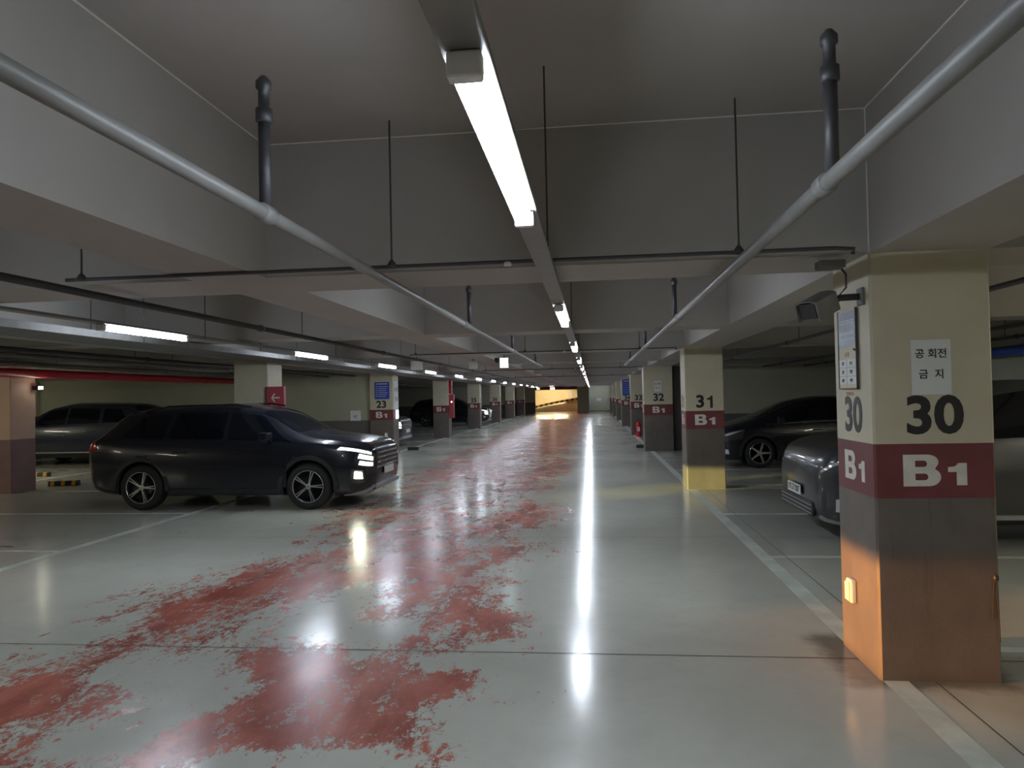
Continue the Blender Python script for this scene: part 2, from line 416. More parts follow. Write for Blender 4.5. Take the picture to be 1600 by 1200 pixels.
def build_ceiling():
    xb = [(-17.75, -17.1), (-11.45, -10.8), (-6.42, -5.78), (-2.45, -1.97), (1.56, 2.19)]
    yb = []
    for k in range(-1, 8):
        yb.append((Y0 + k * S, Y0 + k * S + .61)); yb.append((Y0 + 4.22 + k * S, Y0 + 4.22 + k * S + .50))
    yb = [q for q in yb if q[1] < YE]
    xs = sorted({X0, X1, *[a for q in xb for a in q]}); ysl = sorted({YB, YE + 14, *[a for q in yb for a in q]})
    nx, ny = len(xs) - 1, len(ysl) - 1
    H = [[ZB if (any(a - 1e-6 <= xs[i] and xs[i+1] <= b + 1e-6 for a, b in xb) or
                 any(a - 1e-6 <= ysl[j] and ysl[j+1] <= b + 1e-6 for a, b in yb)) else ZC for j in range(ny)] for i in range(nx)]
    mb = MB()
    for i in range(nx):
        for j in range(ny):
            z = H[i][j]; a, b_, c, d = xs[i], xs[i+1], ysl[j], ysl[j+1]
            mb.add([(a,c,z),(a,d,z),(b_,d,z),(b_,c,z)], [(0,1,2,3)], 'ceiling')
            if i + 1 < nx and H[i+1][j] != z:
                z2 = H[i+1][j]; mb.add([(b_,c,z),(b_,d,z),(b_,d,z2),(b_,c,z2)], [(0,1,2,3)], 'ceiling')
            if j + 1 < ny and H[i][j+1] != z:
                z2 = H[i][j+1]; mb.add([(a,d,z),(b_,d,z),(b_,d,z2),(a,d,z2)], [(0,1,2,3)], 'ceiling')
    mb.box((X0, YB, ZC + .05), (X1, YE + 14, ZC + .3), 'ceiling')
    me = mb.mesh('ceiling')
    bm = bmesh.new(); bm.from_mesh(me); bmesh.ops.remove_doubles(bm, verts=bm.verts, dist=1e-4)
    bm.to_mesh(me); bm.free()
    o = bpy.data.objects.new('ceiling', me); C.objects.link(o); struct(o)
    # caulk lines where slab meets beams in the near bays
    t = MB(); e = .006
    for a, b_ in ((-1.97, 1.56),):
        t.box((a, Y0 - e, ZC - e), (b_, Y0, ZC), 'seam')
        t.box((b_ - e, -3, ZC - e), (b_, Y0, ZC), 'seam'); t.box((a, -3, ZC - e), (a + e, Y0, ZC), 'seam')
        t.box((b_ - e, Y0 - e, ZB), (b_, Y0, ZC), 'seam')
    struct(t.build('trim_1'))
build_ceiling()

def wall(name, lo, hi, dado_axis=None, dz=1.01, mats=('wallcream', 'dado')):
    mb = MB()
    mb.box((lo[0], lo[1], dz), hi, mats[0]); mb.box(lo, (hi[0], hi[1], dz), mats[1])
    return struct(mb.build(name))
wall('wall_left', (X0 - .3, YB, 0), (X0, YE, ZC))
wall('wall_right', (X1, YB, 0), (X1 + .3, YE, ZC))
wall('wall_near', (X0, YB - .3, 0), (X1, YB, ZC))
wall('wall_left_cross', (-17.1, 20.75, 0), (-6.42, 20.95, ZB))
wall('wall_right_cross', (2.62, 20.85, 0), (X1, 21.05, ZB))
wall('wall_far_left_bay', (-17.1, 53.8, 0), (-6.5, 54.0, ZB))
wall('wall_end_right', (-1.36, YE, 0), (-.30, YE + .3, ZB), mats=('wallcream', 'wallcream'))
wall('wall_end_recess', (-.30, YE + 3.2, 0), (X1, YE + 3.5, ZC), mats=('wallcream', 'dado'), dz=.12)
wall('wall_end_return', (-.45, YE + .3, 0), (-.30, YE + 3.2, ZC), mats=('dado', 'dado'))
wall('wall_end_left', (X0, YE, 0), (-5.2, YE + .3, ZB))
wall('wall_end_lintel', (-5.2, YE, 2.14), (-1.36, YE + .3, ZC), dz=2.16, mats=('redboard', 'redboard'))
# dark panel filling the gap beside column 32
mb = MB(); mb.box((2.28, 20.9, 0), (2.62, 21.0, 2.38), 'dado'); struct(mb.build('dark_panel_1'))
# ramp beyond the end wall
def ramp():
    mb = MB()
    mb.box((-9, YE + 11.5, -.1), (-.47, YE + 11.8, 3.2), 'warmwall')
    mb.box((-9.2, YE + .3, -.1), (-9, YE + 11.8, 3.2), 'warmwall')
    mb.box((-.75, YE + .3, -.1), (-.47, YE + 11.5, 3.2), 'warmwall')
    struct(mb.build('wall_ramp'))
    r = MB(); n = 24; L = []; 
    for i in range(n + 1):
        t = i / n; x = -7.0 + t * 6.2; z = .02 + 1.25 * (t ** .75) ; L.append((x, z, YE + 5.2 + .8 * math.sin(t * 2.2)))
    vs = []; fs = []
    for x, z, y in L: vs += [(x, y, z - .0), (x, YE + 11.5, z + .25), (x, y, 0)]
    for i in range(n): fs += [(3*i, 3*i+3, 3*i+4, 3*i+1), (3*i+2, 3*i+5, 3*i+3, 3*i)]
    r.add(vs, fs, 'rampfloor', True); struct(r.build('floor_ramp'))
    c = thing('ramp_curb', 'yellow and black striped curb climbing the lit exit ramp', 'curb', (0, 0, 0))
    k = MB(); kk = MB()
    for i in range(n):
        (x, z, y), (x2, z2, y2) = L[i], L[i+1]
        m = 'plastic' if i % 2 else 'yellow'
        k.prism([(x, z), (x2, z2), (x2, z2 + .2), (x, z + .2)], y - .14, y + .0, m)
    k.build('striped_edge', c)
    p = tag(MB().box((-2.55, YE + 11.42, 1.25), (-2.15, YE + 11.48, 2.0), 'paper').build('wall_poster'), 'white notice on the warm lit ramp wall', 'sign')
    for x in (-4.9, -3.3):
        t = thing('ramp_lamp', 'warm ceiling lamp above the exit ramp, %s' % ('over its foot on the left' if x < -4 else 'over its upper end on the right'), 'lamp', (x, YE + 6.5, 2.9), 0)
        MB().box((-.7, -.08, .1), (.7, .08, .18), 'white_enamel').build('housing', t)
        MB().box((-.65, -.07, .0), (.65, .07, .1), 'warmlamp').build('diffuser', t)
ramp()

# ---------------------------------------------------------------- columns
def column(x, y, wx, wy, num, label, side='west', side_text=True, top=ZB, numz=1.46, low='brown', bandmat='maroon', blk='cream', lvl=True):
    t = thing('parking_column', label, 'column', (x + wx/2, y + wy/2, 0))
    a, b = wx/2, wy/2
    mb = MB(); zz = [0, 1.008, 1.31, top]
    pts = [(-a,-b),(a,-b),(a,b),(-a,b)]
    c = .012; P = [(-a+c,-b),(a-c,-b),(a,-b+c),(a,b-c),(a-c,b),(-a+c,b),(-a,b-c),(-a,-b+c)]
    for k, m in enumerate((low, bandmat, blk)):
        vs = [(px, py, zz[k]) for px, py in P] + [(px, py, zz[k+1]) for px, py in P]
        mb.add(vs, [(i, (i+1)%8, 8+(i+1)%8, 8+i) for i in range(8)], m)
    mb.add([(px, py, top) for px, py in P], [tuple(range(8))], blk)
    mb.build('shaft', t)
    e = .0015
    def digits(x, y, R, dx, dy, xs, b):
        for q, ch in zip((-.5, .5), num):
            L_ = (x + dx*q*.155*xs, y + dy*q*.155*xs, numz)
            if ch == '1': glyph('number_lettering', G_N1, .205, 'letter_black', t, L_, R, xs)
            else: text('number_lettering', ch, .285, 'letter_black', t, (L_[0], L_[1], L_[2] - .002), R, 1.08*xs, b)
    def level(x, y, R, dx, dy, xs):
        glyph('level_lettering', G_B, .175, 'letter_white', t, (x - dx*.07, y - dy*.07, 1.162), R, xs)
        glyph('level_lettering', G_1, .122, 'letter_white', t, (x + dx*.115, y + dy*.115, 1.140), R, xs)
    if num: digits(.005, -b - e, FRONT, 1, 0, 1, .009)
    if lvl: level(0, -b - e, FRONT, 1, 0, 1)
    if side_text:
        sx = -a - e if side == 'west' else a + e; R = WEST if side == 'west' else EAST; q = -1 if side == 'west' else 1
        if num: digits(sx, 0, R, 0, q, .95, .008)
        level(sx, 0, R, 0, q, .95)
    return t
XR = 1.554
column(XR, Y0, .635, .61, '30', 'nearest square column, painted 30 above its red B1 band')
column(XR, Y0 + S, .635, .61, '31', 'square column painted 31, second along the right of the lane')
column(1.44, Y0 + 2*S, .80, .61, '32', 'wide square column painted 32 with white notice above the number', numz=1.50)
column(1.50, Y0 + 3*S, .60, .61, '33', 'column painted 33 behind the red fire extinguisher', numz=1.46)
column(1.46, Y0 + 4*S, .60, .61, '34', 'column 34 carrying a blue notice on the right of the lane', numz=1.42)
for k, lb in ((5, 'distant right-hand column just beyond the blue-sign column'), (6, 'distant right-hand column, second from the end wall'), (7, 'farthest right-hand column close to the end wall')):
    column(1.46, Y0 + k*S, .60, .61, '', lb)
XL = -6.42
column(XL, Y0, .64, .61, '21', 'left row column beside the camera, before the black SUV', 'east')
column(XL, Y0 + S, .64, .61, '', 'left row column with the red arrow sign behind the black SUV', 'east', lvl=False, side_text=False)
column(XL - .06, Y0 + 2*S, .70, .61, '23', 'left row column painted 23 with a blue notice', 'east', side_text=False)
column(XL, Y0 + 3*S, .64, .61, '', 'left row column with red fire hose panel and B1', 'east')
column(XL, Y0 + 4*S, .64, .61, '25', 'left row column painted 25, second beyond the fire hose panel', 'east')
column(XL, Y0 + 5*S, .64, .61, '26', 'distant left row column painted 26', 'east')
column(XL, Y0 + 6*S, .64, .61, '', 'distant left row column, second from the exit ramp', 'east')
column(XL, Y0 + 7*S, .64, .61, '', 'left row column next to the exit ramp opening', 'east')
column(-11.45, Y0 + S, .64, .61, '', 'column cut by the left edge of the picture', 'east', blk='redglow', bandmat='redglow', low='redglowdado', lvl=False, side_text=False)  # red glow falling on this column is painted into its colours
column(-17.75, Y0 + 2*S, .68, .61, '14', 'column painted 14 behind the far left dark car', 'east')

# ---------------------------------------------------------------- lamps on their raceways
def lamp_proto():
    t = thing('tube_lamp', '', 'lamp')
    MB().box((-.024, 0, 0), (.024, 1.34, .028), 'white_enamel', bev=.005).build('housing', t)
    m = MB(); n = 16; pr = [(.034 * math.cos(a), -.006 + .019 * math.sin(a)) for a in [math.radians(10 - 200 * k / n) for k in range(n + 1)]]
    m.prism(pr, .035, 1.305, 'tube'); m.build('diffuser', t)
    MB().box((-.037, -.004, -.030), (.037, .035, .026), 'white_enamel', bev=.006).build('end_cap', t)
    MB().box((-.037, 1.305, -.030), (.037, 1.344, .026), 'white_enamel', bev=.006).build('end_cap', t)
    return t
LP = lamp_proto(); used = False
ordn = ['nearest tube lamp in the row over the lane', 'second tube lamp from the camera over the lane', 'third tube lamp from the camera over the lane',
        'fourth tube lamp from the camera over the lane', 'fifth tube lamp from the camera over the lane']
ordl = ['leftmost and longest looking tube lamp, left of the lane', 'second tube lamp of the left row, over the black SUV', 'third tube lamp of the left row, above column 23',
        'fourth tube lamp of the left row, right of column 23', 'fifth tube lamp of the left row']
def place_lamp(x, y, z, label, group):
    global used
    o = copy_tree(LP) if used else LP; used = True
    o.location = (x, y, z); o['label'] = label; o['group'] = group
    return o
warm_tube = None
def warm(o):
    global warm_tube
    for ch in o.children:
        if ch.name.startswith('diffuser'):
            if warm_tube is None: warm_tube = ch.data.copy(); warm_tube.materials.clear(); warm_tube.materials.append(MT['filltube'])
            ch.data = warm_tube
for k in range(-1, 15):
    if k < 0: lb = 'tube lamp over the lane behind the camera'
    elif k < 5: lb = ordn[k]
    else: lb = 'small distant tube lamp in the row over the lane'
    place_lamp(-.245, 1.45 + 4.1*k + (.1 if k > 0 else 0), 2.303, lb, 'tube lamps over the lane' if k < 5 else 'distant tube lamps over the lane')
for k in range(-1, 13):
    lb = 'tube lamp of the left row outside the frame' if k < 0 else ordl[k] if k < 5 else 'small distant tube lamp in the left row'
    place_lamp(-4.27, 5.90 + 4.1*k, 2.303, lb, 'tube lamps of the left row' if k < 5 else 'distant tube lamps of the left row')
# added fill lamps: one in the end recess, rows outside the frame
place_lamp(.6, 67.2, 2.95, 'added fill tube lamp in the recess beside the exit ramp', 'distant tube lamps over the lane')  # added to brighten the dark recess wall
for k, (x, y) in enumerate(((4.3, -4.4), (6.6, -.3), (6.6, 3.8), (6.6, 7.7))):  # unseen lamps added to brighten the right bays
    warm(place_lamp(x, y, 2.303, 'added warm fill tube lamp over the right-hand parking bays', 'added fill lamps over the right-hand bays'))
for k, (x, y) in enumerate(((-13.9, -2.3), (-13.9, 1.8), (-13.9, 5.9), (-13.9, 10.0), (-13.9, 14.0), (-19.5, 11.5), (-19.5, 16.0))):  # unseen lamps added to lift the dark far left zone
    warm(place_lamp(x, y, 2.303, 'added warm fill tube lamp over the far left aisle', 'added fill lamps over the far left aisle'))
def raceway(x, label):
    t = thing('cable_raceway', label, 'raceway', (x, 0, 2.332))
    MB().box((-.05, YB + 1, 0), (.05, 62, .022), 'pipe', bev=.004).build('channel', t)
    m = MB(); m.tube([(.02, YB + 1, .022), (.02, 62, .022)], .004, 'darkmetal', 6)
    for k in range(-1, 14):
        y = 3.45 + 4.1 * k
        MB().tube([(.05, y, .0), (.05, y, ZC - 2.332 if not inbeam(y) else .03)], .005, 'darkmetal', 6).build('hanger_rod', t)
def inbeam(y):
    for k in range(-1, 8):
        for a, wd in ((Y0 + k*S, .61), (Y0 + 4.22 + k*S, .5)):
            if a - .01 <= y <= a + wd + .01: return True
    return False
raceway(-.245, 'long pale cable raceway carrying the tube lamps over the lane')
raceway(-4.27, 'long pale cable raceway carrying the left row of tube lamps')

# ---------------------------------------------------------------- pipes
def pipe_run(x, z, r, y0, y1, label, mat='pipe', name='sprinkler_pipe', risers=(), couple=True, rods=None):
    t = thing(name, label, 'pipe', (x, 0, z))
    MB().tube([(0, y0, 0), (0, y1, 0)], r, mat, 16).build('pipe', t)
    if couple:
        y = 2.5
        while y < y1:
            MB().lathe([(r + .001, -.04), (r + .008, -.035), (r + .008, .035), (r + .001, .04)], mat, 'Y', 16).build('coupling', t, (0, y, 0))
            y += 4.1
    for (ry, top) in risers:
        q = MB().tube([(0, 0, r * .5), (0, 0, top - z - .12)], .022, 'darkmetal', 14).build('riser', t, (0, ry, 0))
        MB().lathe([(.022, -.17), (.03, -.165), (.03, -.12), (.02, -.115), (.02, -.05), (.028, -.045), (.028, -.02), (.012, -.0), (.0, .0)], 'darkmetal', 'Z', 14).build('sprinkler_head', q, (0, 0, top - z))
        MB().tube([(0, -.03, -r*1.2), (0, -.03, r*1.3)], r * 1.25, mat, 14).build('tee', t, (0, ry + .03, 0)) if False else None
    y = rods or 3.0
    while y < y1 and rods:
        MB().tube([(0, y, r), (0, y, (ZB if inbeam(y) else ZC) - z)], .005, 'darkmetal', 6).build('hanger_rod', t)
        y += S/2
    return t
pipe_run(-1.16, 2.30, .026, YB + 1, 17, 'pale sprinkler pipe running along the lane left of the lamps', risers=[(2.50, 2.80), (6.9, 2.8), (10.7, 2.8), (15.1, 2.8)])
pipe_run(.785, 2.30, .028, YB + 1, 17, 'pale sprinkler pipe running along the lane right of the lamps', risers=[(2.42, 2.78), (6.9, 2.8), (10.7, 2.8), (15.1, 2.8)])
pipe_run(-3.13, 2.32, .024, YB + 1, 40, 'dark pipe hung between the lane and the left lamp row', 'darkmetal', 'ceiling_pipe', rods=3.5)
pipe_run(-6.95, 2.32, .03, YB + 1, 20.7, 'dark pipe under the ceiling behind the left cable tray', 'darkmetal', 'ceiling_pipe', rods=3.2)
pipe_run(-7.75, 2.32, .035, YB + 1, 20.7, 'thicker grey pipe next to the dark pipe on the far left', 'galv', 'ceiling_pipe', rods=3.4)
pipe_run(-9.2, 2.32, .035, YB + 1, 20.7, 'grey pipe between the left pipes and the red fire main', 'galv', 'ceiling_pipe', rods=3.4)
pipe_run(-10.6, 2.25, .085, YB + 1, 20.72, 'red fire main under the ceiling on the far left', 'redpipe', 'fire_main_pipe', rods=3.6)
pipe_run(2.78, 2.30, .02, YB + 1, 20.8, 'thin dark pipe over the right-hand parking bays nearest the columns', 'darkmetal', 'ceiling_pipe', rods=1.9)
pipe_run(4.75, 2.30, .024, YB + 1, 20.8, 'middle dark pipe over the right-hand parking bays', 'darkmetal', 'ceiling_pipe', rods=2.4)
pipe_run(5.85, 2.30, .024, YB + 1, 20.8, 'dark pipe over the right-hand parking bays nearest the wall', 'darkmetal', 'ceiling_pipe', rods=2.8)
pipe_run(7.15, 2.22, .085, YB + 1, 20.8, 'thick blue pipe along the right wall behind column 30', 'bluepipe', 'water_pipe', rods=2.8, couple=False)

def tray():
    t = thing('cable_tray', 'long grey cable tray left of the lamp row, hung under the beams', 'cable tray', (-5.15, 0, 2.29))
    m = MB(); m.box((-.30, YB + 1, 0), (.30, 40, .006), 'galv'); m.box((-.306, YB + 1, 0), (-.30, 40, .07), 'galv'); m.box((.30, YB + 1, 0), (.306, 40, .07), 'galv')
    m.build('tray', t)
    m = MB()
    for x, r in ((-.2, .018), (-.14, .014), (-.05, .02), (.06, .015), (.13, .02), (.21, .014)):
        m.tube([(x, YB + 1, .006 + r), (x, 40, .006 + r)], r, 'plastic', 8)
    m.build('cables', t)
    for k in range(0, 9):
        y = 3.3 + 4.1 * k
        for x in (-.31, .31):
            MB().tube([(x, y, .0), (x, y, (ZB if inbeam(y) else ZC) - 2.29)], .005, 'darkmetal', 6).build('hanger_rod', t)
tray()
def cross_conduit(y, label, xa=-3.1, xb=1.40):
    t = thing('cross_conduit', label, 'conduit', (0, y, 2.368))
    MB().tube([(xa, 0, 0), (xb - .1, 0, 0), (xb - .03, .03, .0), (xb, .03, 0), (xb, .045, -.025)], .011, 'darkmetal', 8).build('conduit', t)
    for x in (-3.0, -1.11, .80):
        MB().tube([(x, 0, .0), (x, 0, ZC - 2.368)], .0055, 'darkmetal', 6).build('hanger_rod', t)
        MB().lathe([(.03, -.012), (.03, .0), (.018, .02), (.006, .035)], 'darkmetal', 'Z', 10).build('clamp', t, (x, 0, .005))
    MB().lathe([(.022, -.012), (.022, .006), (.008, .012)], 'white_enamel', 'Z', 12).build('detector', t, (-.45, 0, -.01))
cross_conduit(3.99, 'thin dark conduit crossing the lane in front of the nearest beam')
cross_conduit(3.99 + S, 'second dark conduit from the camera, crossing the lane before column 31')
cross_conduit(3.99 + 2*S, 'third dark conduit from the camera, crossing the lane before the wide column')
cross_conduit(3.99 + 3*S, 'farthest of the dark conduits crossing under the lane ceiling')

# ---------------------------------------------------------------- cars
def pchip(xs, ys):
    n = len(xs); h = [xs[i+1]-xs[i] for i in range(n-1)]; d = [(ys[i+1]-ys[i])/h[i] for i in range(n-1)]
    m = [0]*n; m[0], m[-1] = d[0], d[-1]
    for i in range(1, n-1):
        if d[i-1]*d[i] > 0:
            w1, w2 = 2*h[i]+h[i-1], h[i]+2*h[i-1]; m[i] = (w1+w2)/(w1/d[i-1]+w2/d[i])
    def f(x):
        x = min(max(x, xs[0]), xs[-1]); i = 0
        while i < n-2 and x > xs[i+1]: i += 1
        t = (x-xs[i])/h[i]; t2, t3 = t*t, t*t*t
        return (2*t3-3*t2+1)*ys[i]+(t3-2*t2+t)*h[i]*m[i]+(-2*t3+3*t2)*ys[i+1]+(t3-t2)*h[i]*m[i+1]
    return f
class Surf:
    """body surface: u metres behind the nose, v 0 (under centre) .. 7 (top centre)"""
    def __init__(self, rows, W):
        self.L = rows[-1][0]; xs = [r[0] for r in rows]
        self.f = [pchip(xs, [r[k] for r in rows]) for k in range(1, 10)]
    def ctrl(self, u):
        zb, ws, wm, zm, wb, zl, wr, zr, zt = [g(u) for g in self.f]
        return [(0, zb), (ws*.86, zb), (ws, zb+.07), (wm, zm), (wb, zl), (wr, zr), (wr*.62, zr + (zt-zr)*.78), (0, zt)]
    def __call__(self, u, v):
        P = self.ctrl(u); i = min(int(v), 6); t = v - i
        def g(k):
            if k < 0: return (-P[1][0], P[1][1])
            if k > 7: return (-P[6][0], P[6][1])
            return P[k]
        a, b, c, d = g(i-1), g(i), g(i+1), g(i+2)
        r = []
        for q in (0, 1):
            m1 = (c[q]-a[q])*.36; m2 = (d[q]-b[q])*.36
            if i in (1,) : m1 *= .4
            t2, t3 = t*t, t**3
            r.append((2*t3-3*t2+1)*b[q]+(t3-2*t2+t)*m1+(-2*t3+3*t2)*c[q]+(t3-t2)*m2)
        return Vector((self.L/2 - u, r[0], r[1]))      # nose at +x, this is the +y half
    def normal(self, u, v):
        e = .01
        du = self(min(u+e, self.L), v) - self(max(u-e, 0), v); dv = self(u, min(v+e, 7)) - self(u, max(v-e, 0))
        n = du.cross(dv)
        if n.length < 1e-9: return Vector((0, 0, 1))
        n.normalize(); c = self(u, v) - Vector((self.L/2-u, 0, .6))
        return n if n.dot(c) > 0 else -n
def body_mesh(s, wheels, wr, mat):
    nu = 64; vv = []
    for i in range(7): vv += [i + k/4 for k in range(4)]
    vv.append(7.0)
    us = [s.L * (0.5 - 0.5*math.cos(PI * k/nu)) * .35 + s.L * k/nu * .65 for k in range(nu+1)]
    half = len(vv); ring = 2*half - 2; vs = []; fs = []
    for u in us:
        L = [s(u, v) for v in vv]
        vs += [p[:] for p in L] + [(p.x, -p.y, p.z) for p in L[-2:0:-1]]
    for i in range(nu):
        for k in range(ring):
            fs.append((i*ring+k, i*ring+(k+1) % ring, (i+1)*ring+(k+1) % ring, (i+1)*ring+k))
    fs.append(tuple(range(ring))[::-1]); fs.append(tuple(nu*ring + k for k in range(ring)))
    mb = MB(); mb.add(vs, fs, mat, True); me = mb.mesh('body')
    o = bpy.data.objects.new('tmp_body', me); C.objects.link(o); cuts = []
    for (wx, r) in wheels:
        c = MB().lathe([(r*1.17, -1.2), (r*1.17, 1.2)], 'plastic', 'Y', 40).build('tmp_cut', None, (wx, 0, r*1.0)); cuts.append(c)
        c2 = None
    # only carve the outer part of each side: intersect cutters with two side slabs
    for c in cuts:
        md = o.modifiers.new('b', 'BOOLEAN'); md.operation = 'DIFFERENCE'; md.object = c; md.solver = 'EXACT'
    dg = bpy.context.evaluated_depsgraph_get(); me2 = bpy.data.meshes.new_from_object(o.evaluated_get(dg))
    bpy.data.objects.remove(o)
    for c in cuts: bpy.data.objects.remove(c)
    me2.name = 'body'
    return me2
def patch(mb, s, ub, ut, v0, v1, side, mat, off=.006, nu=14, nv=6):
    """raised shell on the body surface: ub=(u0,u1) along the v0 edge, ut=(u0,u1) along the v1 edge; side +1/-1, or 0 for both halves joined"""
    G = []
    if side == 0: cols = [(v0 + (v1-v0)*j/nv, 1) for j in range(nv+1)] + [(v1 - (v1-v0)*j/nv, -1) for j in range(1, nv+1)]
    else: cols = [(v0 + (v1-v0)*j/nv, side) for j in range(nv+1)]
    for v, sg in cols:
        q = (v-v0)/(v1-v0); a = ub[0]*(1-q)+ut[0]*q; b = ub[1]*(1-q)+ut[1]*q; row = []
        for i in range(nu+1):
            u = a+(b-a)*i/nu; p = s(u, v); n = s.normal(u, v); row.append((p, n, sg))
        G.append(row)
    def pt(e, o_):
        p, n, sg = e; q = p + n*o_; return (q.x, q.y*sg, q.z)
    m, k = len(G), nu+1; vs = [pt(e, off) for r in G for e in r]; lo = [pt(e, -.02) for r in G for e in r]
    fs = [(j*k+i, j*k+i+1, (j+1)*k+i+1, (j+1)*k+i) for j in range(m-1) for i in range(k-1)]
    mb.add(vs, fs, mat, True)
    B = m*k; fs = []                                             # rim, with sharp edges of its own
    for j in range(m-1):
        fs.append((j*k, (j+1)*k, B+(j+1)*k, B+j*k)); fs.append((j*k+k-1, (j+1)*k+k-1, B+(j+1)*k+k-1, B+j*k+k-1))
    for i in range(k-1):
        fs.append((i, i+1, B+i+1, B+i)); fs.append(((m-1)*k+i, (m-1)*k+i+1, B+(m-1)*k+i+1, B+(m-1)*k+i))
    used_ = sorted({q for f in fs for q in f}); ix = {q: n_ for n_, q in enumerate(used_)}; al = vs + lo
    mb.add([al[q] for q in used_], [[ix[q] for q in f] for f in fs], mat, False)
    return mb
def wheel(parent, x, y, r, side, style='five', dark=False):
    """side -1: outer face towards -y"""
    M = Matrix.Rotation(0 if side < 0 else PI, 4, 'Z')
    w_ = .22; t = MB(); rr = r*.70
    t.lathe([(rr*.98, .0-.0), (rr, -.005), (r*.82, -.012), (r*.95, .0), (r, .03), (r, w_-.03), (r*.94, w_), (rr, w_), (rr*.96, w_*.6)], 'rubber', 'Y', 44, M, False)
    o = t.build('wheel', parent, (x, y, r))
    rim = MB(); a = 'alloy' if not dark else 'alloydark'
    rim.lathe([(rr*1.0, .004), (rr*1.01, -.006), (rr*.94, -.004), (rr*.91, .03), (rr*.88, .14), (.0, .14)], 'alloydark', 'Y', 44, M, False)
    rim.lathe([(rr*.99, .002), (rr*1.0, -.008), (rr*.955, -.006), (rr*.95, .004)], 'alloy', 'Y', 44, M, False)
    ns = 5
    for k in range(ns):
        an = 2*PI*k/ns + .3
        for dx in ((-.075, .075) if style == 'split' else (0,)):
            R_ = M @ Matrix.Rotation(an + (dx*1.2), 4, 'Y')
            wdt = rr*.036 if style == 'split' else rr*.10
            rim.add([(-wdt*1.1, .012, rr*.10), (wdt*1.1, .012, rr*.10), (wdt*.8, -.0, rr*.95), (-wdt*.8, -.0, rr*.95),
                     (-wdt*1.3, .06, rr*.10), (wdt*1.3, .06, rr*.10), (wdt, .045, rr*.95), (-wdt, .045, rr*.95)],
                    [(0,1,2,3), (4,7,6,5), (0,4,5,1), (1,5,6,2), (2,6,7,3), (3,7,4,0)], 'alloy', False, R_)
    rim.lathe([(rr*.2, .05), (rr*.19, .004), (rr*.12, .0), (0, .0)], 'alloy', 'Y', 20, M)
    rim.build('rim', o)
    return o
def arch(mb, x, y, r, side, mat='plastic'):
    vs = []; n = 22; r0, r1 = r*1.16, r*1.34
    for k in range(n+1):
        a = -.12 + (PI+.24)*k/n
        for q, yy in ((r0, 0), (r1, .0), (r1, -.035), (r0, -.035)):
            z = r + q*math.sin(a)
            vs.append((x + q*math.cos(a), side*(y - (.0 if yy else -.004)) + (-side*.03 if yy else 0), z))
    fs = []
    for k in range(n):
        for j in range(4): fs.append((4*k+j, 4*k+(j+1) % 4, 4*k+4+(j+1) % 4, 4*k+4+j))
    fs += [(0,1,2,3), (4*n,4*n+1,4*n+2,4*n+3)]
    mb.add(vs, fs, mat)

SUV = [ # u, z_low, w_sill, w_mid, z_mid, w_belt, z_belt, w_roof, z_roofedge, z_top
 (0.00,.34,.58,.64,.56,.60,.80,.48,.87,.89), (.06,.24,.72,.77,.56,.74,.84,.60,.93,.955), (.22,.19,.84,.87,.58,.83,.89,.70,.98,1.01),
 (.60,.19,.89,.92,.60,.88,.94,.75,1.03,1.07), (.95,.20,.90,.93,.62,.89,.97,.76,1.07,1.115), (1.12,.20,.90,.93,.62,.89,.985,.745,1.12,1.17),
 (1.78,.20,.90,.93,.62,.89,1.00,.64,1.43,1.515), (2.3,.20,.90,.93,.62,.89,1.01,.635,1.49,1.60), (3.2,.20,.90,.93,.63,.89,1.03,.625,1.47,1.585),
 (3.9,.21,.89,.925,.65,.88,1.06,.605,1.42,1.54), (4.22,.24,.87,.90,.68,.86,1.07,.59,1.30,1.42), (4.44,.30,.83,.86,.68,.83,1.03,.62,1.10,1.17), (4.55,.38,.70,.76,.68,.74,.96,.58,1.02,1.04)]
MPV = [
 (0.00,.30,.60,.66,.52,.64,.70,.55,.80,.82), (.08,.22,.76,.82,.54,.80,.82,.68,.93,.96), (.28,.19,.88,.91,.56,.88,.92,.78,1.02,1.05),
 (.75,.20,.92,.94,.60,.91,.99,.80,1.10,1.14), (.95,.20,.92,.95,.60,.91,1.00,.79,1.14,1.19), (1.75,.20,.92,.95,.62,.91,1.03,.71,1.54,1.60),
 (2.3,.20,.92,.95,.62,.91,1.04,.70,1.61,1.69), (3.6,.20,.92,.95,.62,.91,1.05,.69,1.60,1.68), (4.3,.22,.91,.94,.66,.90,1.05,.68,1.50,1.58),
 (4.6,.28,.86,.90,.68,.86,1.02,.64,1.16,1.20), (4.72,.36,.76,.80,.68,.76,.92,.6,1.0,1.02)]
HATCH = [
 (0.00,.28,.56,.60,.48,.58,.62,.46,.68,.70), (.07,.20,.70,.75,.50,.72,.70,.58,.78,.80), (.25,.16,.83,.86,.52,.82,.78,.70,.86,.89),
 (.62,.15,.87,.90,.54,.86,.86,.76,.96,1.0), (.85,.15,.88,.905,.55,.87,.89,.75,1.02,1.07), (1.75,.15,.88,.91,.56,.87,.93,.62,1.33,1.42),
 (2.3,.15,.88,.91,.56,.87,.95,.61,1.40,1.49), (3.2,.15,.88,.91,.56,.87,.97,.60,1.37,1.47), (3.9,.17,.87,.90,.58,.86,.99,.58,1.24,1.33),
 (4.25,.22,.83,.87,.62,.83,.98,.58,1.08,1.12), (4.42,.32,.72,.76,.62,.72,.86,.5,.92,.94)]
SUVBIG = [(u*1.06, *[v*1.0 for v in r[:3]], r[3]*1.03, r[4], r[5]*1.05, r[6]*1.06, r[7]*1.055, r[8]*1.065) for u, *r in SUV]

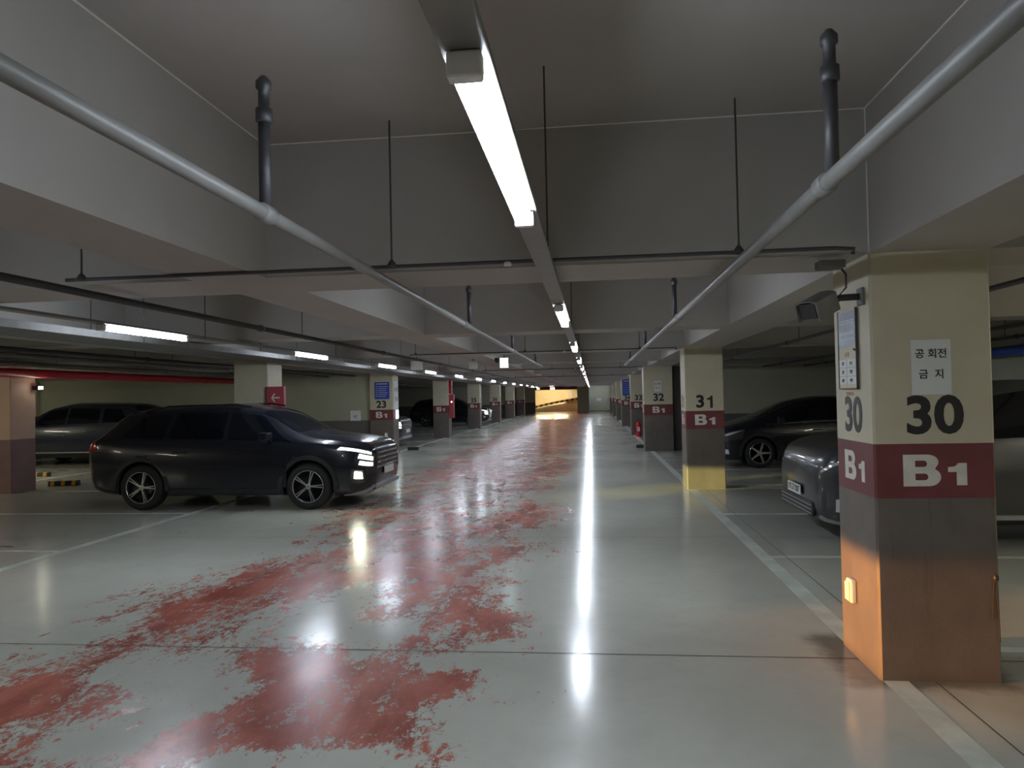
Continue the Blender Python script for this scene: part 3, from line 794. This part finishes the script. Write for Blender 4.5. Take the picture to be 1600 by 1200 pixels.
def make_car(kind, label, loc, rz, rows, mat, wr, wu, doors, cowl, roof0, pane, spoke, near_only=None, extras=None):
    t = thing(kind, label, 'car', loc, rz)
    s = Surf(rows, 1.86); L = s.L; X = lambda u: L/2 - u
    me = body_mesh(s, [(X(u), wr) for u in wu], wr, mat)
    if len(me.materials) == 0: me.materials.append(MT[mat])
    ob = bpy.data.objects.new('body', me); C.objects.link(ob); ob.parent = t
    # inner liner closes the wheel tunnels
    lm = MB(); 
    for u in wu: lm.box((X(u)-wr*1.3, -.60, .22), (X(u)+wr*1.3, .60, wr*2.1), 'plastic')
    lm.build('wheel_well_liner', t)
    # glazing
    m = MB(); patch(m, s, (cowl+.03, roof0-.04), (cowl-.02, roof0-.02), 5.12, 7, 0, 'glass', .005); m.build('windshield', t)
    rw = rows[-4][0]; m = MB(); patch(m, s, (rw+.05, rows[-3][0]-.02), (rw+.0, rows[-3][0]-.02), 5.15, 7, 0, 'glass', .005); m.build('rear_window', t)
    for side in (-1, 1):
        for (b0, b1, t0, t1) in pane:
            m = MB(); patch(m, s, (b0, b1), (t0, t1), 4.14, 4.90, side, 'glass', .005); m.build('side_window', t)
        for (d0, d1) in doors:
            m = MB(); patch(m, s, (d0, d1), (d0, d1), 2.25, 3.98, side, mat, .0025); d = m.build('door', t)
            p = s(d1-.16, 3.62); MB().box((-.10, -.016, -.012), (.10, .016, .012), 'chrome' if mat == 'cargrey' else mat, bev=.006).build('door_handle', d, (p.x, side*(p.y+.02), p.z))
        m = MB(); patch(m, s, (wu[0]+wr*1.3, wu[1]-wr*1.3), (wu[0]+wr*1.3, wu[1]-wr*1.3), 1.7, 2.2, side, 'plastic', .012); m.build('sill', t)
        for u in wu:
            m = MB(); arch(m, X(u), s(u, 3).y - .005, wr, side); m.build('arch_cladding', t)
        # mirror
        p = s(cowl+.42, 4.1); m = MB()
        m.box((-.07, -.10, -.06), (.07, .10, .07), mat, bev=.025); m.build('mirror', t, (p.x, side*(p.y+.15), p.z+.07))
        q = MB().tube([(p.x, side*(p.y-.02), p.z+.0), (p.x, side*(p.y+.1), p.z+.04)], .02, 'plastic', 8).build('mirror_stalk', t)
        for u in wu:
            y = side*(s(u, 3).y - .02 ); wheel(t, X(u), y, wr, side, spoke)
    if extras: extras(t, s, X)
    return t

def plate(parent, x, y, z, rz, txt='', tilt=0, w_=.50, h_=.11):
    p = MB().box((-w_/2, -.006, -h_/2), (w_/2, .006, h_/2), 'plate', bev=.002).build('number_plate', parent, (x, y, z), (tilt, 0, rz))
    if txt: text('plate_lettering', txt, h_*.85, 'letter_black', p, (0, -.0075, 0), FRONT, .95, .002)
    return p

def tucson_x(t, s, X, lit=True):
    # dark geometric grille whose outer cells are the running lamps
    g = MB(); patch(g, s, (.004, .10), (.004, .10), 2.75, 3.95, 0 if False else -1, 'plastic', .008); patch(g, s, (.004, .10), (.004, .10), 2.75, 3.95, 1, 'plastic', .008)
    g.box((X(0)-.01, -.60, .56), (X(0)+.012, .60, .86), 'plastic', bev=.01); gr = g.build('grille', t)
    d = MB()
    for iz in range(4):
        for iy in range(-6, 7):
            z = .60 + iz*.07; y = iy*.09 + (.045 if iz % 2 else 0)
            if abs(y) > .57: continue
            d.add([(X(0)+.013, y-.032, z), (X(0)+.013, y, z-.026), (X(0)+.013, y+.032, z), (X(0)+.013, y, z+.026), (X(0)+.028, y, z+.006)], [(0,1,4),(1,2,4),(2,3,4),(3,0,4)], 'chrome')
    d.build('grille_facets', gr)
    for sd in (-1, 1):
        for k, (u0, u1, v0, v1) in enumerate(((.04, .50, 3.80, 3.97), (.025, .20, 3.52, 3.72), (.025, .19, 3.26, 3.44))):
            m = MB(); patch(m, s, (u0, u1), (u0, u1*.9), v0, v1, sd, 'drl', .014); m.build('running_light', t)
        m = MB(); patch(m, s, (.10, .32), (.12, .29), 2.42, 3.02, sd, 'plastic', .012); m.build('headlight_housing', t)
        m = MB(); patch(m, s, (.14, .25), (.15, .24), 2.62, 2.90, sd, 'headlit' if lit else 'lampglass', .02); m.build('headlight', t)
        m = MB(); patch(m, s, (.03, .42), (.03, .20), 1.55, 1.95, sd, 'silver', .02); m.build('skid_trim', t)
        m = MB(); patch(m, s, (4.34, 4.52), (4.38, 4.52), 3.62, 3.98, sd, 'taillamp', .010); m.build('tail_light', t)
    MB().box((X(0)-.02, -.62, .27), (X(0)+.02, .62, .35), 'silver', bev=.015).build('bumper_trim', t)
    plate(t, X(0)+.03, 0, .52, PI/2)
    m = MB(); m.tube([(X(1.35), -.60, 1.29)]*1 + [(X(1.75), -.66, 1.47)], .008, 'chrome', 6)
    r = MB()
    for sd in (-1, 1): r.tube([(X(1.95), sd*.62, 1.545), (X(2.2), sd*.62, 1.585), (X(3.3), sd*.61, 1.575), (X(3.7), sd*.58, 1.50)], .014, 'carblack', 8)
    r.build('roof_rails', t)
def big_x(t, s, X):
    for sd in (-1, 1):
        MB().box((X(3.3), sd*.98-.05, .34), (X(1.35), sd*.98+.05, .375), 'silver', bev=.01).build('running_board', t)
        for v in (3.75, 3.5):
            m = MB(); patch(m, s, (.08, .42), (.08, .42), v, v+.10, sd, 'lampglass', .012); m.build('headlight', t)
        m = MB(); patch(m, s, (4.4, 4.75), (4.5, 4.75), 3.5, 3.9, sd, 'taillamp', .01); m.build('tail_light', t)
    MB().box((X(0)-.02, -.5, .5), (X(0)+.015, .5, .86), 'chrome', bev=.01).build('grille', t)
    plate(t, X(0)+.025, 0, .42, PI/2)
def hatch_x(t, s, X):
    for sd in (-1, 1):
        m = MB(); patch(m, s, (.06, .50), (.16, .58), 3.30, 3.85, sd, 'plastic', .010); m.build('headlight_housing', t)
        m = MB(); patch(m, s, (.10, .30), (.14, .55), 3.62, 3.80, sd, 'lampglass', .016); m.build('headlight', t)
        m = MB(); patch(m, s, (.06, .24), (.06, .22), 2.3, 2.6, sd, 'lampglass', .012); m.build('fog_light', t)
        m = MB(); patch(m, s, (1.3, 3.2), (1.3, 3.2), 1.78, 1.96, sd, 'silver', .016); m.build('sill_trim', t)
        m = MB(); patch(m, s, (4.0, 4.35), (4.1, 4.35), 3.4, 3.9, sd, 'taillamp', .01); m.build('tail_light', t)
        m = MB(); patch(m, s, (1.0, 3.75), (1.0, 3.75), 4.03, 4.10, sd, 'chrome', .008); m.build('belt_trim', t)
    g = MB(); g.box((X(0)-.02, -.45, .30), (X(0)+.012, .45, .52), 'plastic', bev=.01)
    for k in range(4): g.box((X(0)+.010, -.44, .33+k*.045), (X(0)+.02, .44, .34+k*.045), 'silver')
    g.build('grille', t)
def grey_x(t, s, X):
    m = MB(); m.box((X(0)-.02, -.62, .26), (X(0)+.014, .62, .42), 'plastic', bev=.01)
    for k in range(3): m.box((X(0)+.012, -.6, .285+k*.045), (X(0)+.022, .6, .295+k*.045), 'silver')
    m.build('lower_grille', t)
    plate(t, X(0)+.03, .0, .50, PI/2, '173 고 7207')
    MB().box((X(.0)-.02, -.5, .865-.06), (X(.0)+.005, .5, .875-.06), 'chrome', bev=.004).build('bonnet_trim', t)
    for sd in (-1, 1):
        m = MB(); patch(m, s, (.05, .40), (.05, .40), 3.78, 3.9, sd, 'lampglass', .012); m.build('running_light', t)
        m = MB(); patch(m, s, (.16, .28), (.16, .28), 2.35, 2.75, sd, 'lampglass', .012); m.build('headlight', t)
        m = MB(); patch(m, s, (.05, .5), (.05, .5), 1.55, 1.8, sd, 'silver', .016); m.build('bumper_trim', t)
        m = MB(); patch(m, s, (1.45, 3.3), (1.45, 3.3), 2.05, 2.22, sd, 'silver', .022); m.build('sill_trim', t)
        m = MB(); patch(m, s, (4.5, 4.68), (4.5, 4.68), 3.4, 3.95, sd, 'taillamp', .01); m.build('tail_light', t)

suv_panes = [(1.22, 2.22, 1.72, 2.22), (2.30, 3.16, 2.30, 3.12), (3.26, 3.95, 3.22, 3.66)]
# black SUV: nose at X=-3.28
make_car('sport_utility_vehicle', 'black SUV parked side-on in front, left of the lane', (-3.28 - 4.55/2, 11.30, 0), 0, SUV, 'carblack', .345, (.95, 3.60),
         [(1.28, 2.26), (2.29, 3.12)], 1.12, 1.78, suv_panes, 'split', extras=tucson_x)
# dark SUV far left, nose towards -X
make_car('sport_utility_vehicle', 'dark blue-black SUV with a pale running board at the far left', (-16.65 + 4.82/2, 19.15, 0), PI, SUVBIG, 'cardark', .37, (1.02, 3.85),
         [(1.36, 2.40), (2.43, 3.30)], 1.19, 1.88, [(1.30, 2.35, 1.83, 2.35), (2.43, 3.35, 2.43, 3.3), (3.45, 4.18, 3.42, 3.88)], 'five', extras=big_x)
# black hatchback behind column 31
make_car('hatchback_car', 'black hatchback car facing the lane behind column 31', (2.62 + 4.42/2, 16.62, 0), PI, HATCH, 'carblack', .315, (.86, 3.55),
         [(1.20, 2.20), (2.23, 3.05)], .85, 1.75, [(1.25, 2.18, 1.78, 2.18), (2.26, 3.08, 2.26, 3.02), (3.16, 3.85, 3.14, 3.55)], 'five', extras=hatch_x)
# grey car behind column 30
make_car('minivan_car', 'dark grey car with a number plate, half hidden behind column 30', (2.33 + 4.72/2, 8.72, 0), PI, MPV, 'cargrey', .345, (.92, 3.75),
         [(1.35, 2.32), (2.35, 3.25)], .95, 1.75, [(1.15, 2.28, 1.70, 2.28), (2.36, 3.3, 2.36, 3.28), (3.4, 4.25, 3.4, 4.12)], 'five', extras=grey_x)
# cars further along the left
make_car('sport_utility_vehicle', 'dark grey SUV between column 23 and the fire hose panel', (-6.35 - 4.55/2, 24.4, 0), 0, SUV, 'cargrey', .345, (.95, 3.60),
         [(1.28, 2.26), (2.29, 3.12)], 1.12, 1.78, suv_panes, 'five', extras=lambda t, s, X: tucson_x(t, s, X, False))
make_car('sport_utility_vehicle', 'distant dark car nosing out beyond column 25 on the left', (-5.9 - 4.55/2, 41.5, 0), 0, SUV, 'carblack', .345, (.95, 3.60),
         [(1.28, 2.26), (2.29, 3.12)], 1.12, 1.78, suv_panes, 'five', extras=lambda t, s, X: tucson_x(t, s, X, False))

# ---------------------------------------------------------------- things on column 30
ym = Y0 + .305
n = MB().box((-.105, -.0015, -.152), (.105, .0015, .152), 'paper').build('paper_notice', None, (1.868, Y0 - .0025, 1.733))
tag(n, 'white paper notice with large Korean lettering taped above the 30', 'notice')
text('lettering', '공 회전', .056, 'letter_black', n, (0, -.0025, .072), FRONT, 1.0, .0008)
text('lettering', '금', .056, 'letter_black', n, (-.042, -.0025, -.042), FRONT, 1.0, .0008); text('lettering', '지', .056, 'letter_black', n, (.042, -.0025, -.042), FRONT, 1.0, .0008)
def board():
    t = thing('regulation_board', 'narrow framed regulation board on the lane side of column 30', 'sign', (XR - .002, ym + .03, 1.86))
    b = MB(); b.box((-.012, -.15, -.235), (0, .15, .235), 'orangeprint'); 
    b = MB(); b.box((-.012, -.15, -.235), (0, .15, .235), 'cream'); b.box((-.016, -.155, -.24), (-.004, -.147, .24), 'darkmetal'); b.box((-.016, .147, -.24), (-.004, .155, .24), 'darkmetal')
    b.box((-.016, -.155, -.24), (-.004, .155, -.233), 'darkmetal'); b.build('panel', t)
    u = MB(); u.box((-.0145, -.14, .02), (-.012, .14, .225), 'bluegrey')
    for z in (.17, .155, .10, .09, .06): u.box((-.0155, -.12, z), (-.0145, .12, z + .006), 'paper')
    u.build('printed_panel', t)
    for k in range(3):
        q = MB(); z = -.085 - k*.052
        q.box((-.0145, -.14, z - .022), (-.012, .005, z + .024), 'paper'); q.box((-.0145, .012, z - .022), (-.012, .14, z + .024), 'paper')
        q.build('table_row', t)
    text('lettering', '주 차', .035, 'orangeprint', t, (-.0155, 0, -.035), WEST)
    for k, (a, b_) in enumerate((('구분', '요금'), ('승용', '월정'), ('시간', '안내'))):
        text('lettering', a, .024, 'letter_black', t, (-.0155, .075, -.085 - k*.052), WEST)
        text('lettering', b_, .024, 'letter_black', t, (-.0155, -.065, -.085 - k*.052), WEST)
    text('lettering', '관리사무소', .028, 'orangeprint', t, (-.004, .0, -.27), WEST)
    MB().tube([(-.02, -.19, -.02), (-.02, -.13, -.005)], .006, 'darkmetal', 6).build('clip', t)
board()
def cctv():
    t = thing('security_camera', 'dark hooded security camera bracketed high on column 30', 'camera', (1.30, 4.30, 2.10), 0)
    R_ = Matrix.Rotation(.75, 4, 'Z') @ Matrix.Rotation(-.35, 4, 'Y') @ Matrix.Scale(.92, 4)
    m = MB(); m.box((-.11, -.055, -.045), (.12, .055, .05), 'galv', M=R_, bev=.008); m.build('body', t)
    h = MB(); h.prism([(-.075, -.06), (-.07, .055), (-.03, .068), (.03, .068), (.07, .055), (.075, -.06), (.068, -.06), (.062, .048), (.028, .06), (-.028, .06), (-.062, .048), (-.068, -.06)], -.15, .10, 'galv', 'X', R_); h.build('hood', t)
    f = MB(); f.box((-.135, -.05, -.045), (-.11, .05, .05), 'darkmetal', M=R_); f.build('lens_window', t)
    MB().tube([(.05, .05, .02), (.14, .07, .05), (.235, .05, .05)], .02, 'darkmetal', 10).build('bracket', t)
    MB().box((.235, .01, .0), (.252, .09, .10), 'galv', bev=.004).build('mount_plate', t)
    MB().box((-.02, -.10, .20), (.12, 0, .245), 'galv', bev=.005).build('junction_box', t)
    MB().tube([(.10, -.04, .22), (.14, -.03, .17), (.15, 0, .10), (.10, .01, .04)], .006, 'plastic', 8).build('cable', t)
cctv()
o = thing('wall_socket', 'cream socket box low on the lit lane side of column 30', 'socket', (XR, Y0 + .375, .40))
MB().box((-.035, -.045, -.07), (0, .045, .07), 'white_enamel', bev=.01).build('box', o)
MB().box((-.046, -.03, -.06), (-.03, .03, .055), 'white_enamel', bev=.006).build('cover', o)
MB().box((-.05, -.006, -.055), (-.04, .006, .05), 'white_enamel', bev=.002).build('rib', o)
for yy in (-.02, .02): MB().box((-.049, yy-.004, -.055), (-.04, yy+.004, .05), 'white_enamel', bev=.002).build('rib', o)
# black cable hanging at the right edge of column 30
o = thing('hanging_cord', 'short black cords hanging at the right edge of column 30', 'cord', (2.165, Y0 - .006, .52))
MB().tube([(0, 0, .05), (.004, -.004, -.05), (.010, 0, -.18), (.012, 0, -.30)], .005, 'plastic', 6).build('cord', o)
MB().tube([(-.004, 0, .05), (-.016, -.004, -.05), (-.018, 0, -.17)], .003, 'plastic', 6).build('cord', o)
MB().lathe([(.0, -.02), (.014, -.012), (.014, .01), (0, .02)], 'plastic', 'Z', 10).build('knot', o, (0, -.004, .055))

# ---------------------------------------------------------------- signs elsewhere
n = MB().box((-.10, -.002, -.15), (.10, .002, .15), 'paper').build('paper_notice', None, (1.83, Y0 + 2*S - .004, 1.82))
tag(n, 'white paper notice taped above the 32', 'notice')
text('lettering', '공 회전', .056, 'letter_black', n, (0, -.003, .06), FRONT, 1.0, .001)
text('lettering', '금', .056, 'letter_black', n, (-.042, -.003, -.05), FRONT, 1.0, .001); text('lettering', '지', .056, 'letter_black', n, (.042, -.003, -.05), FRONT, 1.0, .001)
def bluesign(x, y, z, w_, h_, label):
    t = thing('blue_notice_board', label, 'sign', (x, y, z))
    MB().box((-w_/2, -.02, -h_/2), (w_/2, 0, h_/2), 'bluesign', bev=.004).build('panel', t)
    m = MB()
    m.box((-w_*.38, -.023, h_*.36), (w_*.38, -.02, h_*.42), 'lightsign')
    for k in range(6):
        z_ = h_*.22 - k*h_*.115; m.box((-w_*.42, -.023, z_), (-w_*.30, -.02, z_ + .018), 'lightsign'); m.box((-w_*.24, -.023, z_), (w_*(.40 - .06*(k % 3)), -.02, z_ + .015), 'lightsign')
    m.build('printed_lines', t)
bluesign(-6.10, Y0 + 2*S - .001, 1.87, .44, .50, 'blue notice board above the number 23')
bluesign(1.76, Y0 + 4*S - .001, 1.95, .46, .80, 'blue notice board on column 34')
t = thing('side_notice', 'white vertical notice on the lane side of column 23', 'sign', (XL + .64 + .001, Y0 + 2*S + .3, 1.72))
MB().box((0, -.22, -.42), (.012, .22, .42), 'paper').build('panel', t)
text('lettering', '주차장', .15, 'letter_black', t, (.014, 0, .16), EAST); text('lettering', '안내', .15, 'letter_black', t, (.014, 0, -.12), EAST)
t = thing('lit_floor_sign', 'small glowing white box at band height on column 23', 'sign', (XL + .64 + .001, Y0 + 2*S + .35, 1.16))
MB().box((0, -.12, -.12), (.03, .12, .12), 'signlit').build('diffuser', t); MB().box((-.0, -.13, -.13), (.02, .13, .13), 'white_enamel').build('case', t)
t = thing('arrow_sign', 'red sign box with a white left arrow above the black SUV', 'sign', (-5.60, Y0 + S - .03, 1.685))
MB().box((-.17, -.04, -.20), (.15, .04, .20), 'redsign', bev=.004).build('case', t)
MB().box((-.20, -.035, -.20), (-.17, .035, .20), 'darkmetal').build('side_bracket', t)
m = MB(); m.box((-.08, -.044, -.012), (.07, -.04, .012), 'paper'); 
m.prism([(-.09, 0), (-.035, .075), (-.01, .075), (-.06, 0), (-.01, -.075), (-.035, -.075)], -.044, -.04, 'paper'); m.build('arrow', t)
# hose panel on left column
t = thing('fire_hose_panel', 'red fire hose panel standing on the lane edge of the left column', 'fire panel', (XL + .64 + .06, Y0 + 3*S + .1, 1.0))
MB().box((-.05, -.05, -.20), (.14, .15, .75), 'redsign', bev=.005).build('cabinet', t)
MB().box((-.045, -.055, .78), (.06, .05, 1.38), 'extred', bev=.005).build('marker', t)
MB().lathe([(.03, -.06), (.03, -.05), (0, -.045)], 'signwarm', 'Y', 12).build('lamp', t, (.06, 0, .45))
MB().box((.065, -.04, .75), (.08, .02, 1.34), 'white_enamel').build('edge_strip', t)
# sockets and boxes on the far left wall
t = tag(MB().box((-.16, -.03, -.15), (.16, 0, .15), 'white_enamel', bev=.01).build('wall_notice', None, (-6.95, 20.75, 1.15)), 'small pale notice on the wall left of column 23', 'notice')
text('lettering', '42', .12, 'letter_black', t, (.0, -.032, -.03), FRONT)
tag(MB().box((-.04, -.03, -.06), (.04, 0, .06), 'white_enamel', bev=.008).build('wall_socket', None, (-6.0, Y0 + 2*S, .57)), 'small white socket box low on column 23', 'socket')
# boxes hung from the ceiling
def hung_box(x, y, z, w_, h_, mat, label, cam=False):
    t = thing('ceiling_sign_box', label, 'sign box', (x, y, z))
    MB().box((-w_/2, -.04, -h_/2), (w_/2, .04, h_/2), 'white_enamel', bev=.005).build('case', t)
    MB().box((-w_/2 + .01, -.046, -h_/2 + .01), (w_/2 - .01, -.04, h_/2 - .01), mat).build('face', t)
    MB().tube([(0, 0, h_/2), (0, 0, (ZB if inbeam(y) else ZC) - z)], .01, 'darkmetal', 6).build('stem', t)
    if cam: MB().lathe([(0, -.05), (.04, -.03), (.05, 0), (.05, .05)], 'plastic', 'Z', 12).build('dome', t, (-.14, 0, .05))
hung_box(-3.38, 13.8, 2.26, .22, .17, 'white_enamel', 'grey-white box hung under the beams, nearest to the left lamp row')
hung_box(-2.33, 14.2, 2.26, .17, .15, 'white_enamel', 'small grey box hung under the beams, middle of the three')
hung_box(-1.70, 14.1, 2.28, .17, .20, 'signlit', 'bright white lit box hung over the left of the lane', True)
def far_sign(x, z, w_, h_, label, m='signwarm'):
    t = thing('lit_exit_sign', label, 'sign', (x, 60.5 + (.4 if z < 2.3 else 0), z))
    MB().box((-w_/2, -.04, -h_/2), (w_/2, .04, h_/2), 'redboard').build('case', t); MB().box((-w_/2+.03, -.06, -h_/2+.03), (w_/2-.03, -.04, h_/2-.03), m).build('face', t)
    MB().tube([(0, 0, h_/2), (0, 0, ZC - z)], .015, 'darkmetal', 6).build('stem', t)
far_sign(-3.35, 2.46, .42, .22, 'upper lit sign over the exit ramp opening')
far_sign(-3.30, 2.20, .42, .22, 'lower lit sign over the exit ramp opening')
far_sign(-4.5, 2.22, .26, .20, 'small lit sign left of the paired exit signs')
# emergency lamp on the cut-off left column
t = thing('emergency_lamp', 'tiny bright lamp beside the column at the left edge', 'lamp', (-10.68, 13.0, 1.98))
MB().box((-.12, -.04, -.04), (.0, .04, .04), 'plastic').build('case', t); MB().box((.0, -.03, -.025), (.05, .03, .025), 'emlit').build('lens', t)

# ---------------------------------------------------------------- floor things
def extinguisher(x, y, label):
    t = thing('fire_extinguisher', label, 'fire extinguisher', (x, y, 0))
    MB().lathe([(.0, 0), (.11, 0), (.115, .02), (.115, .42), (.09, .50), (.035, .54), (.03, .58), (0, .58)], 'extred', 'Z', 20).build('cylinder', t)
    m = MB(); m.box((-.03, -.02, .56), (.03, .02, .62), 'darkmetal'); m.box((-.02, -.015, .62), (.12, .015, .645), 'darkmetal'); m.build('valve', t)
    MB().tube([(-.03, 0, .58), (-.12, -.02, .52), (-.135, -.03, .3), (-.12, -.03, .12)], .014, 'plastic', 8).build('hose', t)
    MB().box((-.05, -.118, .2), (.05, -.108, .36), 'paper').build('instruction_label', t)
extinguisher(1.72, 28.0, 'red fire extinguisher standing beside column 33')
def stop(x, y, rz, label, L=.56, striped=True):
    t = thing('wheel_stop', label, 'wheel stop', (x, y, 0), rz)
    a = .075; MB().prism([(-a, 0), (a, 0), (a*.62, .10), (-a*.62, .10)], -L/2, L/2, 'plastic', 'X').build('block', t)
    if striped:
        for q in (-.2, 0, .2):
            MB().prism([(-a-.003, .01), (a+.003, .01), (a*.62+.003, .103), (-a*.62-.003, .103)], q*L/.56-.035, q*L/.56+.035, 'yellow', 'X').build('reflector', t)
stop(-10.70, 13.66, .25, 'black wheel stop with amber reflectors, the nearer one behind the black SUV')
stop(-12.75, 15.4, .25, 'black wheel stop with amber reflectors, further back towards the dark SUV')
stop(1.42, 21.95, 0, 'plain black block on the floor beside column 32', .3, False)
stop(-5.62, 22.3, 0, 'plain black block at the foot of the left row column 23', .34, False)
for x, q in ((-1.15, 'next to the ramp opening'), (-.60, 'before the pale end wall')): stop(x, 65.8, .1, 'striped wheel stop at the lane end, ' + q, .45)
for x, q in ((.5, 'leftmost'), (1.15, 'middle'), (1.8, 'rightmost')): stop(x, 68.6, .1, q + ' of three wheel stops against the recessed end wall', .45)
tag(MB().box((-.22, -.02, -.12), (.22, 0, .12), 'paper').build('wall_notice', None, (.62, YE + 3.2, 1.15)), 'small white notice on the recessed end wall', 'notice')
